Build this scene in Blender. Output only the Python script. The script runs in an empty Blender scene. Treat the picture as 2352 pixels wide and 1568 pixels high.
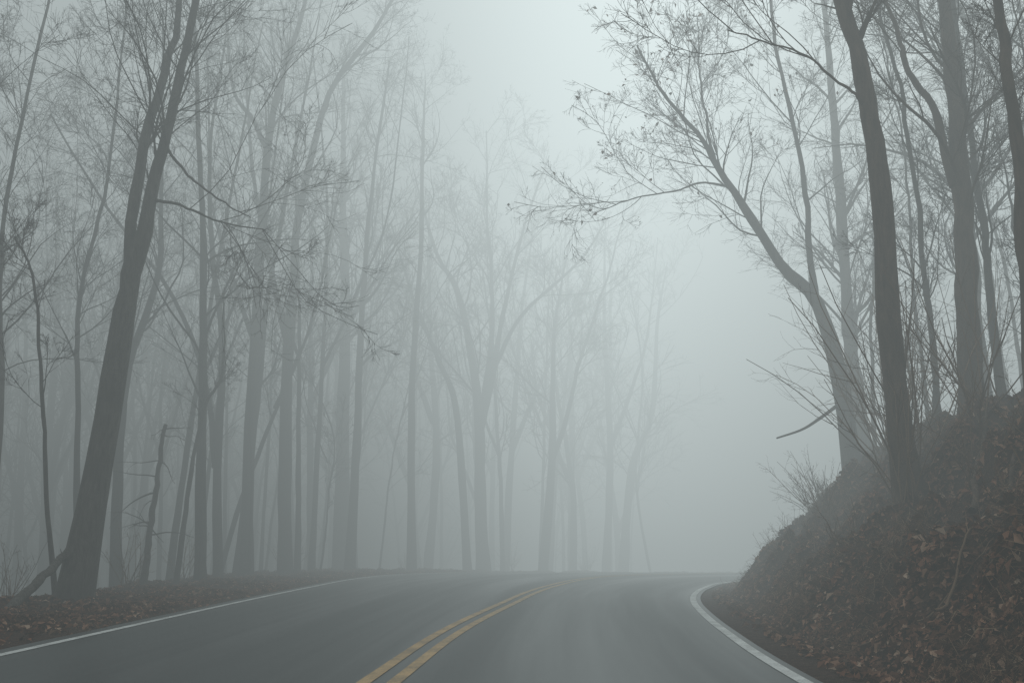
import bpy, math, numpy as np
from mathutils import Vector
scene=bpy.context.scene
scene.view_settings.view_transform='Standard'
scene.view_settings.look='None'
scene.view_settings.exposure=0

# ------------------------------------------------------------------ helpers
def catmull(pts,n):
    P=np.array(pts,float)
    P=np.vstack([2*P[0]-P[1],P,2*P[-1]-P[-2]])
    m=len(P)-3
    t=np.linspace(0,m-1e-6,n); i=t.astype(int); f=(t-i)[:,None]
    a,b,c,d=P[i],P[i+1],P[i+2],P[i+3]
    return .5*((2*b)+(c-a)*f+(2*a-5*b+4*c-d)*f**2+(3*b-a-3*c+d)*f**3)
def vnoise(x,y,s=0.):
    xi=np.floor(x); yi=np.floor(y); fx=x-xi; fy=y-yi
    fx=fx*fx*(3-2*fx); fy=fy*fy*(3-2*fy)
    def h(a,b):
        v=np.sin(a*127.1+b*311.7+s*74.7)*43758.5453
        return v-np.floor(v)
    return (h(xi,yi)*(1-fx)+h(xi+1,yi)*fx)*(1-fy)+(h(xi,yi+1)*(1-fx)+h(xi+1,yi+1)*fx)*fy
def fbm(x,y,s=0.,o=3):
    r=0;a=1.;t=0
    for k in range(o):
        r=r+a*vnoise(x*2**k,y*2**k,s+k*3.3); t+=a; a*=.5
    return r/t-.5
def make_mesh(name,V,F,mat,smooth=True,uv=None,parent=None):
    V=np.asarray(V,np.float32); F=np.asarray(F,np.int32)
    k=F.shape[1]
    me=bpy.data.meshes.new(name)
    me.vertices.add(len(V)); me.vertices.foreach_set("co",V.ravel())
    me.loops.add(F.size); me.loops.foreach_set("vertex_index",F.ravel())
    me.polygons.add(len(F)); me.polygons.foreach_set("loop_start",np.arange(len(F),dtype=np.int32)*k)
    me.update(calc_edges=True)
    me.polygons.foreach_set("use_smooth",np.full(len(F),smooth))
    if uv is not None:
        l=me.uv_layers.new(name="UVMap"); l.data.foreach_set("uv",np.asarray(uv,np.float32)[F.ravel()].ravel())
    me.materials.append(mat)
    o=bpy.data.objects.new(name,me); scene.collection.objects.link(o)
    if parent: o.parent=parent
    return o
def nrm(a): return a/np.maximum(np.linalg.norm(a,axis=-1,keepdims=True),1e-9)

class NB:
    def __init__(s,name):
        s.m=bpy.data.materials.new(name); s.m.use_nodes=True; s.t=s.m.node_tree; s.t.nodes.clear()
        s.out=s.n('ShaderNodeOutputMaterial')
    def n(s,t,**k):
        x=s.t.nodes.new(t)
        for a,b in k.items(): setattr(x,a,b)
        return x
    def l(s,a,b): s.t.links.new(a,b)
    def noise(s,vec,scale,detail=6,rough=.6):
        n=s.n('ShaderNodeTexNoise'); n.inputs['Scale'].default_value=scale; n.inputs['Detail'].default_value=detail
        n.inputs['Roughness'].default_value=rough; s.l(vec,n.inputs['Vector']); return n.outputs['Fac']
    def ramp(s,fac,stops):
        r=s.n('ShaderNodeValToRGB'); e=r.color_ramp.elements
        while len(e)<len(stops): e.new(.5)
        for i,(p,c) in enumerate(stops): e[i].position=p; e[i].color=(*c,1)
        s.l(fac,r.inputs[0]); return r.outputs[0]
    def mix(s,fac,a,b):
        m=s.n('ShaderNodeMix',data_type='RGBA')
        for v,i in ((fac,0),(a,6),(b,7)):
            if isinstance(v,(float,int)): m.inputs[i].default_value=v
            elif isinstance(v,tuple): m.inputs[i].default_value=(*v,1)
            else: s.l(v,m.inputs[i])
        return m.outputs[2]
    def math(s,op,a,b=None,c=None,clamp=False):
        m=s.n('ShaderNodeMath',operation=op); m.use_clamp=clamp
        for i,v in enumerate((a,b,c)):
            if v is None: continue
            if isinstance(v,(float,int)): m.inputs[i].default_value=v
            else: s.l(v,m.inputs[i])
        return m.outputs[0]
    def mr(s,v,a,b,c,d,interp='SMOOTHSTEP'):
        m=s.n('ShaderNodeMapRange',interpolation_type=interp)
        s.l(v,m.inputs['Value'])
        for k,x in (('From Min',a),('From Max',b),('To Min',c),('To Max',d)):
            if isinstance(x,(float,int)): m.inputs[k].default_value=x
            else: s.l(x,m.inputs[k])
        return m.outputs['Result']
    def bsdf(s,col,rough=.9,bump=None,bs=.5,bd=.02,spec=.3):
        b=s.n('ShaderNodeBsdfPrincipled')
        if isinstance(col,tuple): b.inputs['Base Color'].default_value=(*col,1)
        else: s.l(col,b.inputs['Base Color'])
        if isinstance(rough,(float,int)): b.inputs['Roughness'].default_value=rough
        else: s.l(rough,b.inputs['Roughness'])
        b.inputs['Specular IOR Level'].default_value=spec
        if bump is not None:
            q=s.n('ShaderNodeBump'); q.inputs['Strength'].default_value=bs; q.inputs['Distance'].default_value=bd
            s.l(bump,q.inputs['Height']); s.l(q.outputs[0],b.inputs['Normal'])
        s.l(b.outputs[0],s.out.inputs['Surface']); return b
    def diffuse(s,col):
        b=s.n('ShaderNodeBsdfDiffuse')
        s.l(col,b.inputs['Color']); s.l(b.outputs[0],s.out.inputs['Surface'])

# ------------------------------------------------------------------ materials
def m_bark(name,c1,c2,full=True):
    b=NB(name); tc=b.n('ShaderNodeTexCoord'); mp=b.n('ShaderNodeMapping'); mp.inputs['Scale'].default_value=(1,1,.25)
    b.l(tc.outputs['Object'],mp.inputs[0])
    f=b.noise(mp.outputs[0],14,4,.7); g=b.noise(tc.outputs['Object'],1.1,3)
    c=b.ramp(f,[(.3,c1),(.7,c2)])
    if full:
        c=b.mix(b.mr(g,.45,.7,0,.7),c,tuple(x*.45 for x in c2))
        b.bsdf(c,.95,f,.9,.03,.15)
    else: b.diffuse(c)
    return b.m
BARK=m_bark("bark",(.034,.031,.027),(.13,.12,.107))
BARKF=m_bark("bark_far",(.030,.028,.025),(.09,.085,.077),False)
BARKR=m_bark("bark_brown",(.026,.018,.013),(.125,.088,.065))
def m_twig():
    b=NB("dry_twig"); g=b.n('ShaderNodeNewGeometry')
    b.diffuse(b.ramp(g.outputs['Random Per Island'],[(0,(.06,.04,.028)),(1,(.24,.16,.105))])); return b.m
TWIG=m_twig()
def m_grass():
    b=NB("dry_straw"); g=b.n('ShaderNodeNewGeometry')
    b.diffuse(b.ramp(g.outputs['Random Per Island'],[(0,(.07,.043,.027)),(.7,(.20,.125,.075)),(1,(.36,.26,.17))])); return b.m
STRAW=m_grass()
def m_leaf():
    b=NB("dead_leaf"); g=b.n('ShaderNodeNewGeometry'); tc=b.n('ShaderNodeTexCoord')
    c=b.ramp(g.outputs['Random Per Island'],[(0,(.045,.023,.014)),(.4,(.15,.068,.040)),(.75,(.26,.125,.077)),(.95,(.36,.215,.14)),(1,(.46,.34,.25))])
    n=b.noise(tc.outputs['Object'],.9,3)
    c=b.mix(b.mr(n,.42,.68,0,.5),c,(.07,.042,.029))
    b.diffuse(c); return b.m
LEAF=m_leaf()
def m_ground():
    b=NB("forest_soil"); tc=b.n('ShaderNodeTexCoord'); v=tc.outputs['Object']
    f=b.noise(v,9,6,.75); g=b.noise(v,.7,3); h=b.noise(v,30,4,.7)
    c=b.ramp(f,[(.3,(.015,.009,.006)),(.5,(.075,.039,.024)),(.72,(.18,.095,.058))])
    c2=b.ramp(h,[(.35,(.014,.009,.007)),(.7,(.12,.064,.039))])
    c=b.mix(g,c,c2)
    b.bsdf(c,.95,b.math('ADD',f,h),1.,.08,.12); return b.m
SOIL=m_ground()
def m_asphalt():
    b=NB("asphalt"); tc=b.n('ShaderNodeTexCoord'); v=tc.outputs['Object']; sp=b.n('ShaderNodeSeparateXYZ'); b.l(tc.outputs['UV'],sp.inputs[0])
    mp=b.n('ShaderNodeMapping'); mp.inputs['Scale'].default_value=(14,.035,1); b.l(tc.outputs['UV'],mp.inputs[0])
    st=b.noise(mp.outputs[0],1,3,.5)
    w=b.math('MULTIPLY_ADD',b.math('COSINE',b.math('MULTIPLY',sp.outputs[0],math.pi*8)),-.5,.5)
    f=b.noise(v,90,3,.7)
    base=b.ramp(f,[(.3,(.013,.018,.019)),(.7,(.036,.043,.044))])
    c=b.mix(b.math('MULTIPLY',b.math('MULTIPLY',w,st),.55),base,(.078,.088,.088))
    r=b.mr(b.math('MULTIPLY_ADD',w,.35,st),.2,1.,.26,.50)
    b.bsdf(c,r,f,.35,.006,.45); return b.m
ASPH=m_asphalt()
def m_paint(name,col,wear):
    b=NB(name); tc=b.n('ShaderNodeTexCoord'); v=tc.outputs['Object']
    f=b.noise(v,35,5,.75); g=b.noise(v,2.,4,.6)
    k=b.mr(b.math('ADD',b.math('MULTIPLY',f,.7),b.math('MULTIPLY',g,.5)),.46,.74,0,wear)
    b.bsdf(b.mix(k,col,(.06,.06,.055)),.6,f,.3,.004,.4); return b.m
WHITE=m_paint("white_road_paint",(.72,.74,.72),.55)
YEL=m_paint("yellow_road_paint",(.55,.36,.15),.65)

# ------------------------------------------------------------------ road edges (metres, +Y ahead)
EL_=[(-5.9,-60),(-5.8,-20),(-5.72,0),(-5.67,11.8),(-5.65,17.7),(-5.6,23),(-5.45,29),(-5.2,34.2),(-4.3,39),(-2.0,44.8),(1.8,49),(8,52),(18,53.5),(40,52),(80,44),(140,25)]
CL_=[(-1.9,-60),(-1.8,-20),(-1.65,0),(-1.17,9.9),(-.78,15.5),(0.,22),(.45,25.5),(1.1,29.3),(2.2,34),(3.6,37.4),(6.6,40.3),(11,42.3),(19,43.7),(40,43.5),(80,37.5),(138,19)]
ER_=[(2.2,-60),(2.3,-20),(2.42,0),(2.62,9.5),(3.0,15.1),(3.5,19.9),(3.95,23),(4.5,25.7),(5.1,28),(6.2,31.2),(8.,33.4),(12,35.),(20,36),(40,36.5),(79,31),(136,13)]
NR=420
EL=catmull(EL_,NR); CL=catmull(CL_,NR); ER=catmull(ER_,NR)
def crest(y):
    q=np.clip(y-37,0,25); return -(.0016*q*q+np.clip(y-62,0,120)*.08)
def offset(P,d):
    t=np.gradient(P,axis=0); t/=np.linalg.norm(t,axis=1,keepdims=True)
    return P+np.stack([t[:,1],-t[:,0]],1)*d
def strip(name,A,B,z,mat,nx=1,parent=None):
    n=len(A); s=np.linspace(0,1,nx+1)
    P=A[:,None,:]*(1-s[None,:,None])+B[:,None,:]*s[None,:,None]
    V=np.concatenate([P,crest(P[:,:,1:2])+z],2).reshape(-1,3)
    L=np.concatenate([[0],np.cumsum(np.linalg.norm(np.diff(A,axis=0),axis=1))])
    uv=np.stack([np.broadcast_to(s,(n,nx+1)),np.broadcast_to(L[:,None],(n,nx+1))],2).reshape(-1,2)
    i=np.arange(n-1)[:,None]*(nx+1)+np.arange(nx)[None,:]
    F=np.stack([i,i+1,i+nx+2,i+nx+1],-1).reshape(-1,4)
    return make_mesh(name,V,F,mat,True,uv,parent)
road=strip("road",offset(EL,-.3),offset(ER,.16),0.,ASPH,40)
strip("edge_line_left",offset(EL,-.065),offset(EL,.065),.006,WHITE,1,road)
strip("edge_line_right",offset(ER,-.065),offset(ER,.065),.006,WHITE,1,road)
strip("centre_line_left",offset(CL,-.20),offset(CL,-.07),.006,YEL,1,road)
strip("centre_line_right",offset(CL,.07),offset(CL,.20),.006,YEL,1,road)

# ------------------------------------------------------------------ terrain
def sdist(x,y,P):
    P=P[::3]; best=np.full(x.shape,1e9); sg=np.zeros(x.shape)
    for i in range(len(P)-1):
        a=P[i]; d=P[i+1]-a; L2=d@d
        t=np.clip(((x-a[0])*d[0]+(y-a[1])*d[1])/L2,0,1)
        ex=x-a[0]-t*d[0]; ey=y-a[1]-t*d[1]
        D=np.hypot(ex,ey); s=np.sign(d[1]*ex-d[0]*ey)   # + = right of line
        m=D<best; best=np.where(m,D,best); sg=np.where(m,s,sg)
    return best*sg
def ground(x,y):
    x=np.asarray(x,float); y=np.asarray(y,float)
    dR=sdist(x,y,ER); dL=-sdist(x,y,EL)
    n1=fbm(x*.35,y*.35,1.,3); n2=fbm(x*1.3,y*1.3,5.,3); n3=fbm(x*4.3+y*.7,y*4.3-x*.6,9.,3)
    n4=np.abs(fbm(x*1.9+3,y*1.1,14.,3))
    d=np.maximum(dR-.85-n1*.5,0)
    k=3.3+n1*.9
    bank=.93*d-.66*np.maximum(d-k,0)-.27*np.maximum(d-25,0)*.9
    bank=bank*(1-.12*np.clip((y-5)/-10,0,1))
    amp=np.clip(d/1.0,0,1)
    zr=bank+amp*(n2*1.0+n3*.38-n4*1.3+.17)
    e=np.maximum(dL-4.2-n1*2.5,0)
    zl=-.22*e-.003*np.minimum(e,60)**2*.5
    zl=np.maximum(zl,-30)+np.clip((dL-.4)/1.5,0,1)*(n2*.35+n3*.14+.05)
    z=np.where(dR>0,zr,np.where(dL>0,zl,0))
    dd=np.maximum(dR-.16,dL-.3)
    ins=np.clip(dd/.35,0,1)
    z=z-.035*(1-ins)+crest(y)
    return z,dR,dL
def axis(a,b,step,lo,hi):
    c=list(np.arange(a,b,step)); s=step; v=b
    while v<hi: c.append(v); s*=1.13; v+=s
    c.append(hi); s=step; v=a; q=[]
    while v>lo: s*=1.13; v-=s; q.append(v)
    return np.array(sorted(set(q+c)))
gx=np.unique(np.concatenate([axis(-16,14,.2,-500,500),np.arange(2.5,11,.075)])); gy=axis(4,54,.12,-300,700)
X,Y=np.meshgrid(gx,gy); Z,_,_=ground(X.ravel(),Y.ravel())
nx=len(gx); ny=len(gy)
i=(np.arange(ny-1)[:,None]*nx+np.arange(nx-1)[None,:]).ravel()
make_mesh("ground",np.stack([X.ravel(),Y.ravel(),Z],1),np.stack([i,i+1,i+nx+1,i+nx],1),SOIL)
def gz(x,y): return float(ground(np.array([x]),np.array([y]))[0][0])

# ------------------------------------------------------------------ branching
def tubes(P,R,S):
    M,K,_=P.shape
    T=nrm(np.gradient(P,axis=1)); ref=np.where(np.abs(T[:,:1,2:3])>.8,np.array([1.,0,0]),np.array([0,0,1.]))
    U=nrm(np.cross(T,np.broadcast_to(ref,T.shape))); W=np.cross(T,U)
    a=np.arange(S)*2*np.pi/S
    V=P[:,:,None]+R[:,:,None,None]*(U[:,:,None]*np.cos(a)[:,None]+W[:,:,None]*np.sin(a)[:,None])
    base=np.arange(M)[:,None,None]*K*S+np.arange(K-1)[None,:,None]*S
    s=np.arange(S)[None,None]; s2=(s+1)%S
    F=np.stack([base+s,base+s2,base+S+s2,base+S+s],-1).reshape(-1,4)
    return V.reshape(-1,3),F
def grow(rng,PP,PR,M,t0,t1,a0,a1,L,rk,K,up,wig,rmin,pl=None,side=None,tip=.25,wts=None):
    N,KP,_=PP.shape
    idx=rng.integers(0,N,M) if wts is None else rng.choice(N,M,p=wts)
    t=t0+(t1-t0)*rng.random(M)
    f=t*(KP-1); k=np.minimum(f.astype(int),KP-2); f=(f-k)[:,None]
    p=PP[idx,k]*(1-f)+PP[idx,k+1]*f; T=nrm(PP[idx,k+1]-PP[idx,k]); r=PR[idx,k]*(1-f[:,0])+PR[idx,k+1]*f[:,0]
    q=rng.normal(size=(M,3)); 
    if side is not None: q+=side
    q=nrm(q-T*(q*T).sum(1,keepdims=True))
    a=np.radians(a0+(a1-a0)*rng.random(M))[:,None]
    d=nrm(T*np.cos(a)+q*np.sin(a))
    if pl is not None: Ln=pl[idx]*L*(1.15-.75*t)*(.6+.7*rng.random(M))
    else: Ln=L*(1.2-.6*t)*(.5+.8*rng.random(M))
    P=np.zeros((M,K,3)); P[:,0]=p; w=rng.normal(size=(M,3))*wig
    for j in range(1,K):
        w=.5*w+rng.normal(size=(M,3))*wig
        d=nrm(d+w+np.array([0,0,up])); P[:,j]=P[:,j-1]+d*(Ln/(K-1))[:,None]
    r0=np.maximum(r*rk*(.6+.8*rng.random(M)),rmin)
    r0=np.minimum(r0,r*.8+rmin)
    R=r0[:,None]*(1-(1-tip)*np.linspace(0,1,K)[None])
    R=np.maximum(R,rmin*.6)
    return P,R,Ln
def build_tree(stems,radii,seed,limb=(14,6.),n2=8,n3=7,n4=4,t0=.4,up=.07,ang=(22,55),rmin=.004,side=None,flare=True,sidesT=10,lk=.30):
    rng=np.random.default_rng(seed); parts=[]
    SP=[];SR=[]
    for si,(s,rr) in enumerate(zip(stems,radii)):
        P=catmull(s,30); t=np.linspace(0,1,30)
        P[1:]+=(np.cumsum(rng.normal(size=(29,3))*.025,axis=0)*np.array([1,1,0]))*(np.linspace(0,1,29)[:,None]**.3)
        R=np.interp(t,np.linspace(0,1,len(rr)),rr)
        if si==0 and flare: R=R*(1+.28*np.exp(-t*30/1.4))
        R=R*(1+.05*np.sin(t*37+seed)+.03*rng.normal(size=30))
        SP.append(P);SR.append(R)
    SP=np.array(SP);SR=np.array(SR)
    parts.append(tubes(SP,SR,sidesT))
    wts=np.array([np.linalg.norm(np.diff(p,axis=0),axis=1).sum() for p in SP]); wts/=wts.sum()
    n1=limb[0]
    LP,LR,LL=grow(rng,SP,SR,n1,t0,1.,ang[0],ang[1],limb[1],lk,10,up,.10,rmin*2.5,side=side,wts=wts,tip=.15)
    parts.append(tubes(LP,LR,5))
    P2,R2,L2=grow(rng,LP,LR,n1*n2,.12,1,20,55,.5,.5,7,up*.7,.12,rmin*1.6,pl=LL,tip=.2)
    parts.append(tubes(P2,R2,3))
    P3,R3,L3=grow(rng,P2,R2,n1*n2*n3,.1,1,20,55,.55,.55,5,up*.4,.14,rmin*1.1,pl=L2)
    parts.append(tubes(P3,R3,3)); last=P3
    if n4:
        P4,R4,L4=grow(rng,P3,R3,n1*n2*n3*n4,.1,1,20,55,.6,.6,3,.02,.15,rmin*.8,pl=L3)
        parts.append(tubes(P4,R4,3)); last=P4
    return parts,last
def merge(parts):
    V=[];F=[];o=0
    for v,f in parts: V.append(v);F.append(f+o);o+=len(v)
    return np.vstack(V),np.vstack(F)
def quads(C,size,rng,flat=.5,norm=None):
    n=len(C); a=rng.normal(size=(n,3)); 
    if norm is not None: a=a-norm*(a*norm).sum(1,keepdims=True)*(1-flat*.6)
    a=nrm(a); b=rng.normal(size=(n,3))
    if norm is not None: b=np.cross(norm+rng.normal(size=(n,3))*flat,a)
    b=nrm(np.cross(np.cross(a,b),a)); s=(size*(.35+rng.random(n)**1.5*1.3))[:,None]
    c=nrm(np.cross(a,b))*s*.25
    V=np.stack([C-a*s*.6,C-b*s*.35+c,C+a*s*.6,C+b*s*.35+c],1).reshape(-1,3)
    i=np.arange(n)[:,None]*4
    return V,np.hstack([i,i+1,i+2,i+3])
def tree(name,pts,r,seed,extra=(),mat=None,leaves=0,leafz=8.,**k):
    x0,y0=pts[0][0],pts[0][1]
    if mat is None: mat=BARK if y0<30 else BARKF
    z=gz(x0,y0)-.25
    P=[(x0,y0,z)]+[tuple(p) for p in pts[1:]]
    stems=[P]; radii=[r]
    for s,rr in extra: stems.append(s); radii.append(rr)
    parts,last=build_tree(stems,radii,seed,**k)
    V,F=merge(parts); o=make_mesh(name,V,F,mat)
    if leaves:
        rng=np.random.default_rng(seed+5)
        L=last[:, -1]; L=L[L[:,2]>leafz]; L=L[rng.integers(0,len(L),leaves)]
        v,f=quads(L,.08,rng); make_mesh("leaves",v,f,LEAF,False,parent=o)
    return o
def yz(y,l): return [(x,y+dy,z) for (x,z,dy) in [(q if len(q)==3 else (*q,0)) for q in l]]

# --- left roadside
tree("bare_tree",[(-8.75,21)]+yz(21,[(-8.36,3.36),(-8.11,6.1),(-7.87,7.3),(-7.68,8.7),(-7.46,9.9),(-7.24,11.3),(-7.05,12.7),(-6.5,17.5)]),(.30,.26,.225,.19,.125,.11,.095,.08,.03),1,
  extra=[(yz(21,[(-8.08,5.9),(-8.14,7.2,.05),(-8.2,8.4,.2),(-8.12,10,.4),(-7.86,11.7,.6),(-7.75,13.1,.8),(-7.9,17,1)]),(.14,.13,.12,.1,.08,.03)),
         (yz(21,[(-7.72,8.4),(-7.1,8.25,-.2),(-6.3,7.85,-.3),(-5.2,7.6,-.4)]),(.04,.01)),
         (yz(21,[(-7.5,9.6),(-6.9,8.9,-.3),(-6.2,8.3,-.5),(-5.6,7.9,-.6)]),(.035,.01))],
  limb=(44,4.8),n2=7,n3=6,n4=4,t0=.42,lk=.2)
tree("bare_tree",[(-9.1,36)]+yz(36,[(-9.2,5),(-9.1,11.2),(-9.,15.4),(-8.6,18),(-7.9,20.6),(-7.,25)]),(.2,.19,.17,.14,.1,.08,.04),2,
  extra=[(yz(36,[(-9.,15.2),(-9.8,16.8,.3),(-10.7,18.4,.4),(-11.2,23)]),(.11,.03))],limb=(28,5.8),t0=.5)
tree("bare_tree",[(-8.2,38)]+yz(38,[(-8.4,4),(-8.5,8.7),(-8.35,11),(-8.2,13.8),(-7.2,18.4),(-5.5,21.2),(-4,24)]),(.25,.23,.21,.16,.14,.11,.08,.04),3,
  extra=[(yz(38,[(-8.5,8.5),(-9.3,11.2,.4),(-10,14,.5),(-10.7,17.5,.6),(-11,22)]),(.13,.03))],limb=(28,5.8),t0=.5)
tree("bare_tree",[(-9.5,34)]+yz(34,[(-9.75,4),(-9.8,7.6),(-10.4,11.3),(-10.7,14.7),(-10.3,19)]),(.16,.03),4,
  extra=[(yz(34,[(-9.8,3.6),(-10.2,5.8),(-10.9,7.9),(-12,9.9),(-14.3,12.7),(-16.5,16)]),(.11,.03))],limb=(22,4.8),t0=.45)
tree("bare_tree",[(-7.5,46)]+yz(46,[(-7.6,7),(-7.6,13.2),(-7.8,18),(-7.9,24)]),(.36,.07),5,limb=(24,6.5),t0=.35,n4=3)
tree("bare_tree",[(-6.5,42)]+yz(42,[(-6.4,6),(-6.3,11),(-6.1,15.8),(-5.4,22)]),(.2,.04),6,limb=(20,5),t0=.35)
tree("bare_tree",[(-4.4,46)]+yz(46,[(-4.5,7.8),(-4.1,14.8),(-4.,20.4),(-3.9,23)]),(.19,.03),7,limb=(18,4.5),t0=.4)
tree("bare_oak_tree",[(-1.4,52)]+yz(52,[(-1.6,4),(-1.7,7.6),(-2.6,13.3),(-4,16),(-5.3,20.4)]),(.34,.3,.25,.17,.1,.04),8,
  extra=[(yz(52,[(-1.65,7.2),(-1.2,10),(-1.,13.3),(-1.2,18),(-1.3,23)]),(.2,.03)),
         (yz(52,[(-1.6,6.8),(-.9,10),(-.4,12.8),(.8,17.5),(2.4,21.5)]),(.2,.03)),
         (yz(52,[(-.9,10),(.6,12.8),(3.5,15.6),(5,18)]),(.13,.03))],limb=(46,6),t0=.4,n2=8,n3=7,n4=2,rmin=.008)
tree("bare_tree",[(-2.1,50)]+yz(50,[(-2.7,7.3),(-3.6,10),(-5,13.5),(-6,17)]),(.2,.04),9,limb=(16,4.5),t0=.45,n4=2)
tree("bare_tree",[(1.55,54)]+yz(54,[(2.15,5.6),(2.2,9),(2.3,12.6),(3.2,17.4)]),(.26,.03),10,
  extra=[(yz(54,[(2.15,5.4),(3,8),(3.8,11),(5.3,15),(6.6,19.5)]),(.15,.03))],limb=(30,5),t0=.4,leaves=500,rmin=.008,n4=2)
tree("bare_tree",[(6.4,62)]+yz(62,[(7.2,5.1),(8.6,8.8),(9,14.2),(9.6,18)]),(.3,.04),11,limb=(16,4.5),t0=.35,n4=0,rmin=.01)
tree("bare_tree",[(3.6,64)]+yz(64,[(3.7,8),(3.5,20)]),(.3,.06),12,limb=(14,5),n4=0,rmin=.01)
tree("bare_tree",[(6.,66)]+yz(66,[(6.1,8),(6.3,20)]),(.28,.06),13,limb=(14,5),n4=0,rmin=.01)
tree("bare_tree",[(-12,32)]+yz(32,[(-12.2,3),(-12.1,6.5),(-11.4,9.6),(-11.4,13),(-11.8,19)]),(.19,.03),14,limb=(20,4.8),t0=.4)
tree("broken_snag",[(-9.8,28)]+yz(28,[(-9.75,2),(-9.7,4.35)]),(.10,.05),15,limb=(14,1.3),n2=2,n3=1,n4=0,t0=.3,ang=(60,95),up=-.08)
tree("bare_sapling",[(-9.3,29)]+yz(29,[(-9.1,2.5),(-8.8,5.),(-8.5,5.9),(-8.6,8.5)]),(.08,.02),16,limb=(12,2.2),n4=2)
tree("bare_sapling",[(-9.5,22)]+yz(22,[(-9.9,2.6),(-10.2,4.9),(-10.5,6.9),(-11,7.8)]),(.055,.02),17,limb=(12,1.8),n4=2)
tree("bare_tree",[(-14.2,22)]+yz(22,[(-14.4,5),(-13.8,9),(-13.9,13),(-13.0,19)]),(.13,.03),18,
  extra=[(yz(22,[(-14,7.5),(-13.3,10,-.6),(-12.6,13,-1),(-12.4,16,-1)]),(.06,.02))],limb=(38,5.4),t0=.4)
tree("bare_tree",[(-13.5,27)]+yz(27,[(-13.6,5),(-13.9,10),(-13.2,18)]),(.12,.03),19,limb=(32,5),t0=.35)
tree("bare_tree",[(-12.4,30)]+yz(30,[(-12.7,4),(-12.9,8),(-12.3,12),(-12.0,18)]),(.10,.03),20,limb=(26,4.6),t0=.35)
rng=np.random.default_rng(99)
for q in range(30):
    y=rng.uniform(30,60); tx=rng.uniform(-.5,-.1); x=tx*y
    dl=-sdist(np.array([x]),np.array([y]),EL)[0]
    if dl<3: x-=4
    h=rng.uniform(9,24); l=rng.normal()*2.; j=rng.normal()*.5
    r=rng.uniform(.05,.17)*h/20
    ex=[]
    if rng.random()<.6:
        f=rng.uniform(.3,.55); s=rng.choice([-1,1])
        xb=np.interp(f,[0,.3,.6,1],[x,x+l*.2+j*.5,x+l*.5+j,x+l])
        ex=[(yz(y,[(xb,h*f),(xb+s*h*.05,h*(f+.13),.2),(xb+s*h*.10,h*(f+.3),.4),(xb+s*h*.13,h*.98,.5)]),(r*.6,.02))]
    tree("bare_tree" if r>.09 else "bare_sapling",[(x,y)]+yz(y,[(x+l*.2+j*.5,h*.3),(x+l*.5+j,h*.6),(x+l,h)]),(r,.02),200+q,extra=ex,limb=(int(rng.integers(10,20)),h*.24),n2=6,n3=6,n4=2,rmin=.006,t0=.25)
tree("fallen_trunk",[(-8.7,17.7),(-8.87,19.5,.5),(-9.05,21.2,1.1)],(.10,.07),21,limb=(2,.5),n2=1,n3=1,n4=0,flare=False)

# --- right bank
tree("bare_tree",[(5.75,15)]+yz(15,[(5.70,3.4),(5.74,5.06),(5.78,6.57),(5.70,7.85),(5.57,8.95),(5.41,9.7),(5.2,12),(5.3,15)]),(.185,.175,.165,.155,.14,.125,.11,.08,.04),31,mat=BARKR,
  extra=[(yz(15,[(5.72,7.6),(5.35,8.1,-.1),(4.6,8.6,-.3),(3.4,9.0,-.5)]),(.03,.01))],
  limb=(26,3.6),t0=.6,n4=3,lk=.22)
tree("bare_tree",[(7.66,17)]+yz(17,[(7.68,4.6),(7.69,5.95),(7.74,8.3),(7.75,10.8),(7.6,15)]),(.22,.19,.18,.15,.11,.05),32,mat=BARKR,
  extra=[(yz(17,[(7.7,7.3),(7.4,8.7),(6.9,9.6),(6.65,10.5),(6.2,12.5)]),(.08,.02))],limb=(28,4),t0=.45,lk=.22)
tree("bare_tree",[(6.68,13)]+yz(13,[(6.66,4.),(6.6,5.4),(6.59,7.3),(6.6,8.6),(6.5,12)]),(.125,.05),33,mat=BARKR,limb=(16,2.8),t0=.45,lk=.22)
tree("leaning_tree",[(7.96,24)]+yz(24,[(7.74,5.2),(7.31,6.9),(6.47,7.8),(5.79,9.1),(5.1,10.3),(4.58,11.1),(3.75,12.1),(3.1,13.4)]),(.2,.19,.16,.125,.10,.075,.055,.035,.02),34,
  extra=[(yz(24,[(7.35,6.8),(7.2,7.9),(7.18,10.1),(6.8,13),(6.6,16)]),(.09,.03)),
         (yz(24,[(5.5,9.7),(4.9,9.95,.2),(4.2,9.75,.3),(3.3,9.55,.3),(2.4,9.2,.4)]),(.03,.01)),
         (yz(24,[(5.1,10.2),(4.9,11.3,.3),(4.7,12.8,.5),(4.6,14.5,.6)]),(.045,.012))],
  limb=(56,3.4),n2=7,n3=6,n4=4,t0=.42,leaves=420,leafz=8.5,side=np.array([-.3,0,.4]),lk=.26)
v_,f_=tubes(np.array([catmull(yz(24,[(7.72,4.4),(7.1,4.0,-.4),(6.6,3.72,-.7),(5.95,3.5,-1)]),14)]),np.linspace(.045,.02,14)[None],7); make_mesh("broken_limb",v_,f_,BARK)
tree("bare_tree",[(9.3,27)]+yz(27,[(9.15,5),(9.05,7.5),(9.1,12.5),(9.,17)]),(.26,.06),35,limb=(28,4.5),t0=.35)
tree("bare_tree",[(10.2,22)]+yz(22,[(10.2,6),(10.35,9.8),(10.2,15)]),(.24,.06),36,limb=(26,4.5),t0=.35)
tree("bare_tree",[(7.95,19)]+yz(19,[(7.9,4.8),(7.8,6.5),(7.6,9.6),(7.3,12)]),(.07,.03),37,limb=(16,2.6),t0=.3)
tree("bare_tree",[(8.7,18)]+yz(18,[(8.6,5.5),(8.5,7.2),(8.4,11),(8.3,14)]),(.09,.03),38,limb=(18,3),t0=.3)
rng=np.random.default_rng(5)
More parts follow.
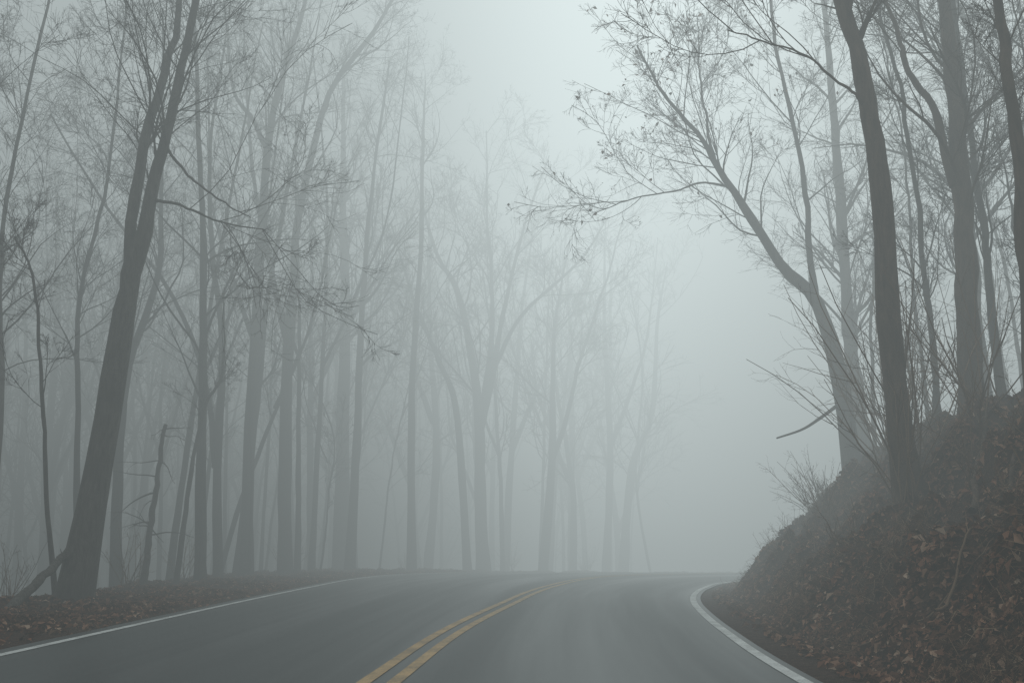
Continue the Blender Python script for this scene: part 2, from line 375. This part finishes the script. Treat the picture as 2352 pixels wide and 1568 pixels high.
for q in range(22):
    y=rng.uniform(15,34); x=rng.uniform(.30,.52)*y+ (1.5 if y<20 else 0)
    dr=sdist(np.array([x]),np.array([y]),ER)[0]
    if dr<3.6: continue
    g=gz(x,y); h=rng.uniform(5,12); l=rng.normal()*.9; r=rng.uniform(.02,.07)
    tree("bare_sapling" if r<.055 else "bare_tree",[(x,y)]+yz(y,[(x+l*.2,g+h*.3),(x+l*.5+rng.normal()*.2,g+h*.65),(x+l,g+h)]),(r,.012),300+q,limb=(12,h*.22),n2=6,n3=5,n4=3,t0=.2)

def woods(name,spots,seed):
    rng=np.random.default_rng(seed); parts=[]
    for n,(x,y) in enumerate(spots):
        z=gz(x,y)-.3; h=rng.uniform(15,25); l=rng.normal()*1.8; j=rng.normal()*.5; s=rng.choice([-1,1]); r=rng.uniform(.08,.33)
        f=rng.uniform(.3,.5); xb=np.interp(f,[0,.35,.7,1],[x,x+l*.2+j,x+l*.5,x+l])
        p,_=build_tree([[(x,y,z),(x+l*.2+j,y,z+h*.35),(x+l*.5,y,z+h*.7),(x+l,y,z+h)],
            [(xb,y,z+h*f),(xb+s*h*.06,y,z+h*(f+.15)),(xb+s*h*.11,y,z+h*(f+.3)),(xb+s*h*.14,y,z+h*.95)]],[(r,.04),(r*.6,.03)],seed*1000+n,limb=(16,5.5),n2=6,n3=5,n4=0,t0=.3,rmin=.014,sidesT=6)
        parts+=p
    V,F=merge(parts); make_mesh(name,V,F,BARKF)
rng=np.random.default_rng(12); sp=[]
while len(sp)<75:
    y=rng.uniform(46,78); x=rng.uniform(-.58,.14)*y
    dl=-sdist(np.array([x]),np.array([y]),EL)[0]
    if dl>5: sp.append((x,y))
woods("distant_forest",sp,3)
sp=[]
while len(sp)<26:
    y=rng.uniform(22,50); x=rng.uniform(12,34)
    if sdist(np.array([x]),np.array([y]),ER)[0]>7: sp.append((x,y))
woods("distant_forest",sp,4)

# ------------------------------------------------------------------ shrubs, stems, grass, leaves
def shrub(name,x,y,n,h,seed,spread=.35,mat=TWIG,lean=(0,0)):
    rng=np.random.default_rng(seed); z=gz(x,y)-.1
    P=np.zeros((n,7,3)); P[:,0]=np.array([x,y,z])+rng.normal(size=(n,3))*np.array([.12,.12,0])
    d=nrm(np.stack([rng.normal(size=n)*spread+lean[0],rng.normal(size=n)*spread+lean[1],np.ones(n)],1)); L=h*(.5+.7*rng.random(n))
    for j in range(1,7):
        d=nrm(d+rng.normal(size=(n,3))*.09); P[:,j]=P[:,j-1]+d*(L/6)[:,None]
    R=np.linspace(.009,.003,7)[None]*np.ones((n,1))*(.6+h*.35)
    a=tubes(P,R,4); p2,r2,l2=grow(rng,P,R,n*5,.3,1,20,55,.4,.6,5,.03,.12,.0028,pl=L); b=tubes(p2,r2,3)
    p3,r3,l3=grow(rng,p2,r2,n*12,.2,1,20,55,.5,.6,4,.0,.15,.0025,pl=l2); c=tubes(p3,r3,3)
    V,F=merge([a,b,c]); return make_mesh(name,V,F,mat)
for i_,(x,y,n,h) in enumerate([(7.0,23.6,16,1.5),(7.4,25,14,1.3),(6.9,22.3,12,1.1),(7.5,28,12,1.),(5.9,15.4,9,3.2),(6.2,16.,9,3.6),(6.6,17.2,9,3.2),(5.6,14.5,8,2.2),
        (7.0,19,10,3.4),(7.5,20.5,9,3.6),(8.2,22,9,3.4),(6.9,15,8,2.6),(7.2,15.5,8,3.),(8.4,19.5,9,3.2),(7.9,31,12,1.1),(6.4,20.4,10,1.2),
        (5.2,12.6,5,.7),(5.9,13.2,6,.9),(6.4,14,6,1.2),(4.9,15.5,5,.6),(5.6,18.5,6,.7),(4.6,11.6,5,.5),(5.4,11.2,6,.7),(6.1,12.2,6,.9),(5.1,14.2,5,.6),(6.6,26.5,8,.8),(6.2,24.6,8,.7),(5.0,17.2,5,.5),(4.7,10.2,5,.45),(5.5,16.6,7,.9)]):
    shrub("bare_shrub",x,y,n,h,500+i_,lean=(-.12,0))
for i_,(x,y,h) in enumerate([(-9.5,26,1.4),(-10,32,1.6),(-8.6,40,1.8),(-5,49,1.8),(-11,23,1.5),(0,54,2.),(4,56,2.)]):
    shrub("bare_shrub",x,y,14,h,560+i_)

def normals(x,y):
    e=.08; z=ground(x,y)[0]; zx=ground(x+e,y)[0]; zy=ground(x,y+e)[0]
    return z,nrm(np.stack([-(zx-z)/e,-(zy-z)/e,np.ones_like(z)],1))
rng=np.random.default_rng(77)
def scatter(n,x0,x1,y0,y1,cond):
    x=rng.uniform(x0,x1,n); y=y0+(y1-y0)*rng.random(n)**1.3
    z,N=normals(x,y); _,dR,dL=ground(x,y); m=cond(dR,dL,x,y)
    return np.stack([x,y,z],1)[m],N[m]
C1,N1=scatter(220000,2.8,12,6,38,lambda r,l,x,y:(r>.42)&(rng.random(len(r))<np.clip((r-.38)/.8,.02,1)*np.clip(.24+2.8*(fbm(x*1.1,y*1.1,21)+.22),.08,1)))
C2,N2=scatter(120000,-16,-2,10,52,lambda r,l,x,y:(l>.3)&(rng.random(len(r))<np.clip((l-.3)/.8,.03,1)*np.clip(.35+2.4*(fbm(x*.8,y*.8,41)+.22),.1,1)))
C=np.vstack([C1,C2]);N=np.vstack([N1,N2])
v,f=quads(C+N*.02,.085,rng,.65,N)
make_mesh("leaf_litter",v,f,LEAF,False)
C3,N3=scatter(80000,2.9,11,7,36,lambda r,l,x,y:(r>.9)&(rng.random(len(r))<np.clip(.12+4*fbm(x*1.2,y*1.2,33),0,1)))
n=len(C3); d=nrm(N3*.7+rng.normal(size=(n,3))*.5+np.array([-.3,0,.2])); L=rng.uniform(.08,.42,n)[:,None]; wv=nrm(np.cross(d,rng.normal(size=(n,3))))*.0035
A=C3; B=C3+d*L*.6; D=C3+d*L+np.array([0,0,-1.])*L*.45
V=np.stack([A-wv,A+wv,B+wv*.7,B-wv*.7,D-wv*.2,D+wv*.2],1).reshape(-1,3); i=np.arange(n)[:,None]*6
F=np.vstack([np.hstack([i,i+1,i+2,i+3]),np.hstack([i+3,i+2,i+5,i+4])])
make_mesh("dry_grass",V,F,STRAW,False)
def stick(name,a,b,r,seed,mat=TWIG,sag=.1):
    rng=np.random.default_rng(seed); K=14; t=np.linspace(0,1,K)[:,None]
    P=np.array([a[0],a[1],0.])*(1-t)+np.array([b[0],b[1],0.])*t
    P[:,:2]+=np.cumsum(rng.normal(size=(K,2))*.02,axis=0)
    z=ground(P[:,0],P[:,1])[0]; P[:,2]=np.convolve(np.pad(z,2,'edge'),np.ones(5)/5,'valid')+r+sag
    P=P[None]; R=np.linspace(r,r*.4,K)[None]
    parts=[tubes(P,R,7)]
    p2,r2,_=grow(rng,P,R,5,.3,1,25,60,.5,.6,6,.0,.1,.004); parts.append(tubes(p2,r2,4))
    V,F=merge(parts); make_mesh(name,V,F,mat)
stick("fallen_branch",(4.0,10.),(4.9,10.8),.018,1); stick("fallen_branch",(5.0,9.8),(5.25,11.),.024,2)
stick("fallen_log",(5.3,12.1),(7.,15.0),.05,3,BARKR,.14); stick("fallen_branch",(5.3,11.2),(6.9,13.2),.035,4,BARKR,.14)
stick("fallen_branch",(4.5,13.),(5.6,14.5),.02,5); stick("fallen_branch",(4.9,17),(5.9,18),.02,6)
for q in range(80):
    y=rng.uniform(8.5,28); xr=np.interp(y,ER[:,1][:int(NR*.62)],ER[:,0][:int(NR*.62)]); x=xr+rng.uniform(1.0,4)
    a=rng.uniform(0,6.28); l=rng.uniform(.3,1.4); stick("fallen_twig",(x,y),(x+math.cos(a)*l,y+math.sin(a)*l),rng.uniform(.005,.016),700+q,TWIG,.06)

# ------------------------------------------------------------------ fog volume (thin near the cutting, a thick bank beyond the bend)
b=NB("glowing_fog"); tc=b.n('ShaderNodeTexCoord'); sp=b.n('ShaderNodeSeparateXYZ'); b.l(tc.outputs['Object'],sp.inputs[0])
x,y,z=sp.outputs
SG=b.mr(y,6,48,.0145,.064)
Lz=b.mr(z,0,20,.395,1.06,'LINEAR')  # painted light: fog glow set brighter with height
shl=b.mr(z,0,18,.32,.52,'LINEAR')          # painted shade: fog glow dimmed over the woods on the left
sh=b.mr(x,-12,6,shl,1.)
shr=b.mr(x,7,16,1.,.62)  # painted shade: glow dimmed towards the right as well
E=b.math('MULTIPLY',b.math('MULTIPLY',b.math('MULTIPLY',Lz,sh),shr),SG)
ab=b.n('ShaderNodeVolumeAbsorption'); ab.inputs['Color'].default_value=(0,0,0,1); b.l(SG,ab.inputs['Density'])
em=b.n('ShaderNodeEmission'); em.inputs['Color'].default_value=(.885,1.,1.0,1); b.l(E,em.inputs['Strength'])  # fog itself emits, standing in for daylight scattered inside it
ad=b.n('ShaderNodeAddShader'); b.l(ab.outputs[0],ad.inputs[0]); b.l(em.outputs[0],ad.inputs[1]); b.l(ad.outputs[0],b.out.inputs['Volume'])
try: b.m.cycles.volume_step_rate=2.0
except Exception as e: print(e)
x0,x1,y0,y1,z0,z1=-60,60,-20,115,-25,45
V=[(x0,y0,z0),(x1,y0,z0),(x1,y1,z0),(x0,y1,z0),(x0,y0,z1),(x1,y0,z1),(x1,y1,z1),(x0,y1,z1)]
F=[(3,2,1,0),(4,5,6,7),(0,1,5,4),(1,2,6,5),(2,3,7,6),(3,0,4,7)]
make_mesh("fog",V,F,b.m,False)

# ------------------------------------------------------------------ sky, sun, camera
w=bpy.data.worlds.new("World"); scene.world=w; w.use_nodes=True; nt=w.node_tree
bg=nt.nodes['Background']; sky=nt.nodes.new('ShaderNodeTexSky'); sky.sky_type='NISHITA'; sky.sun_disc=False
sky.sun_elevation=math.radians(55); sky.sun_rotation=math.radians(20); sky.dust_density=4; sky.air_density=1
hs=nt.nodes.new('ShaderNodeHueSaturation'); hs.inputs['Saturation'].default_value=.2
nt.links.new(sky.outputs[0],hs.inputs['Color']); nt.links.new(hs.outputs[0],bg.inputs['Color']); bg.inputs['Strength'].default_value=.1
s=bpy.data.lights.new("sun",'SUN'); s.energy=.6; s.angle=math.radians(25); s.color=(1,.97,.93)
so=bpy.data.objects.new("sun",s); scene.collection.objects.link(so)
az=math.radians(20); el=math.radians(55); dirv=Vector((math.sin(az)*math.cos(el),math.cos(az)*math.cos(el),math.sin(el)))
so.rotation_euler=dirv.to_track_quat('Z','Y').to_euler()
cd=bpy.data.cameras.new("camera"); co=bpy.data.objects.new("camera",cd); scene.collection.objects.link(co)
cd.sensor_width=36; cd.lens=36; cd.clip_end=3000; cd.clip_start=.05
co.location=(0,0,1.25); co.rotation_euler=(math.radians(90+10.97),0,0); scene.camera=co
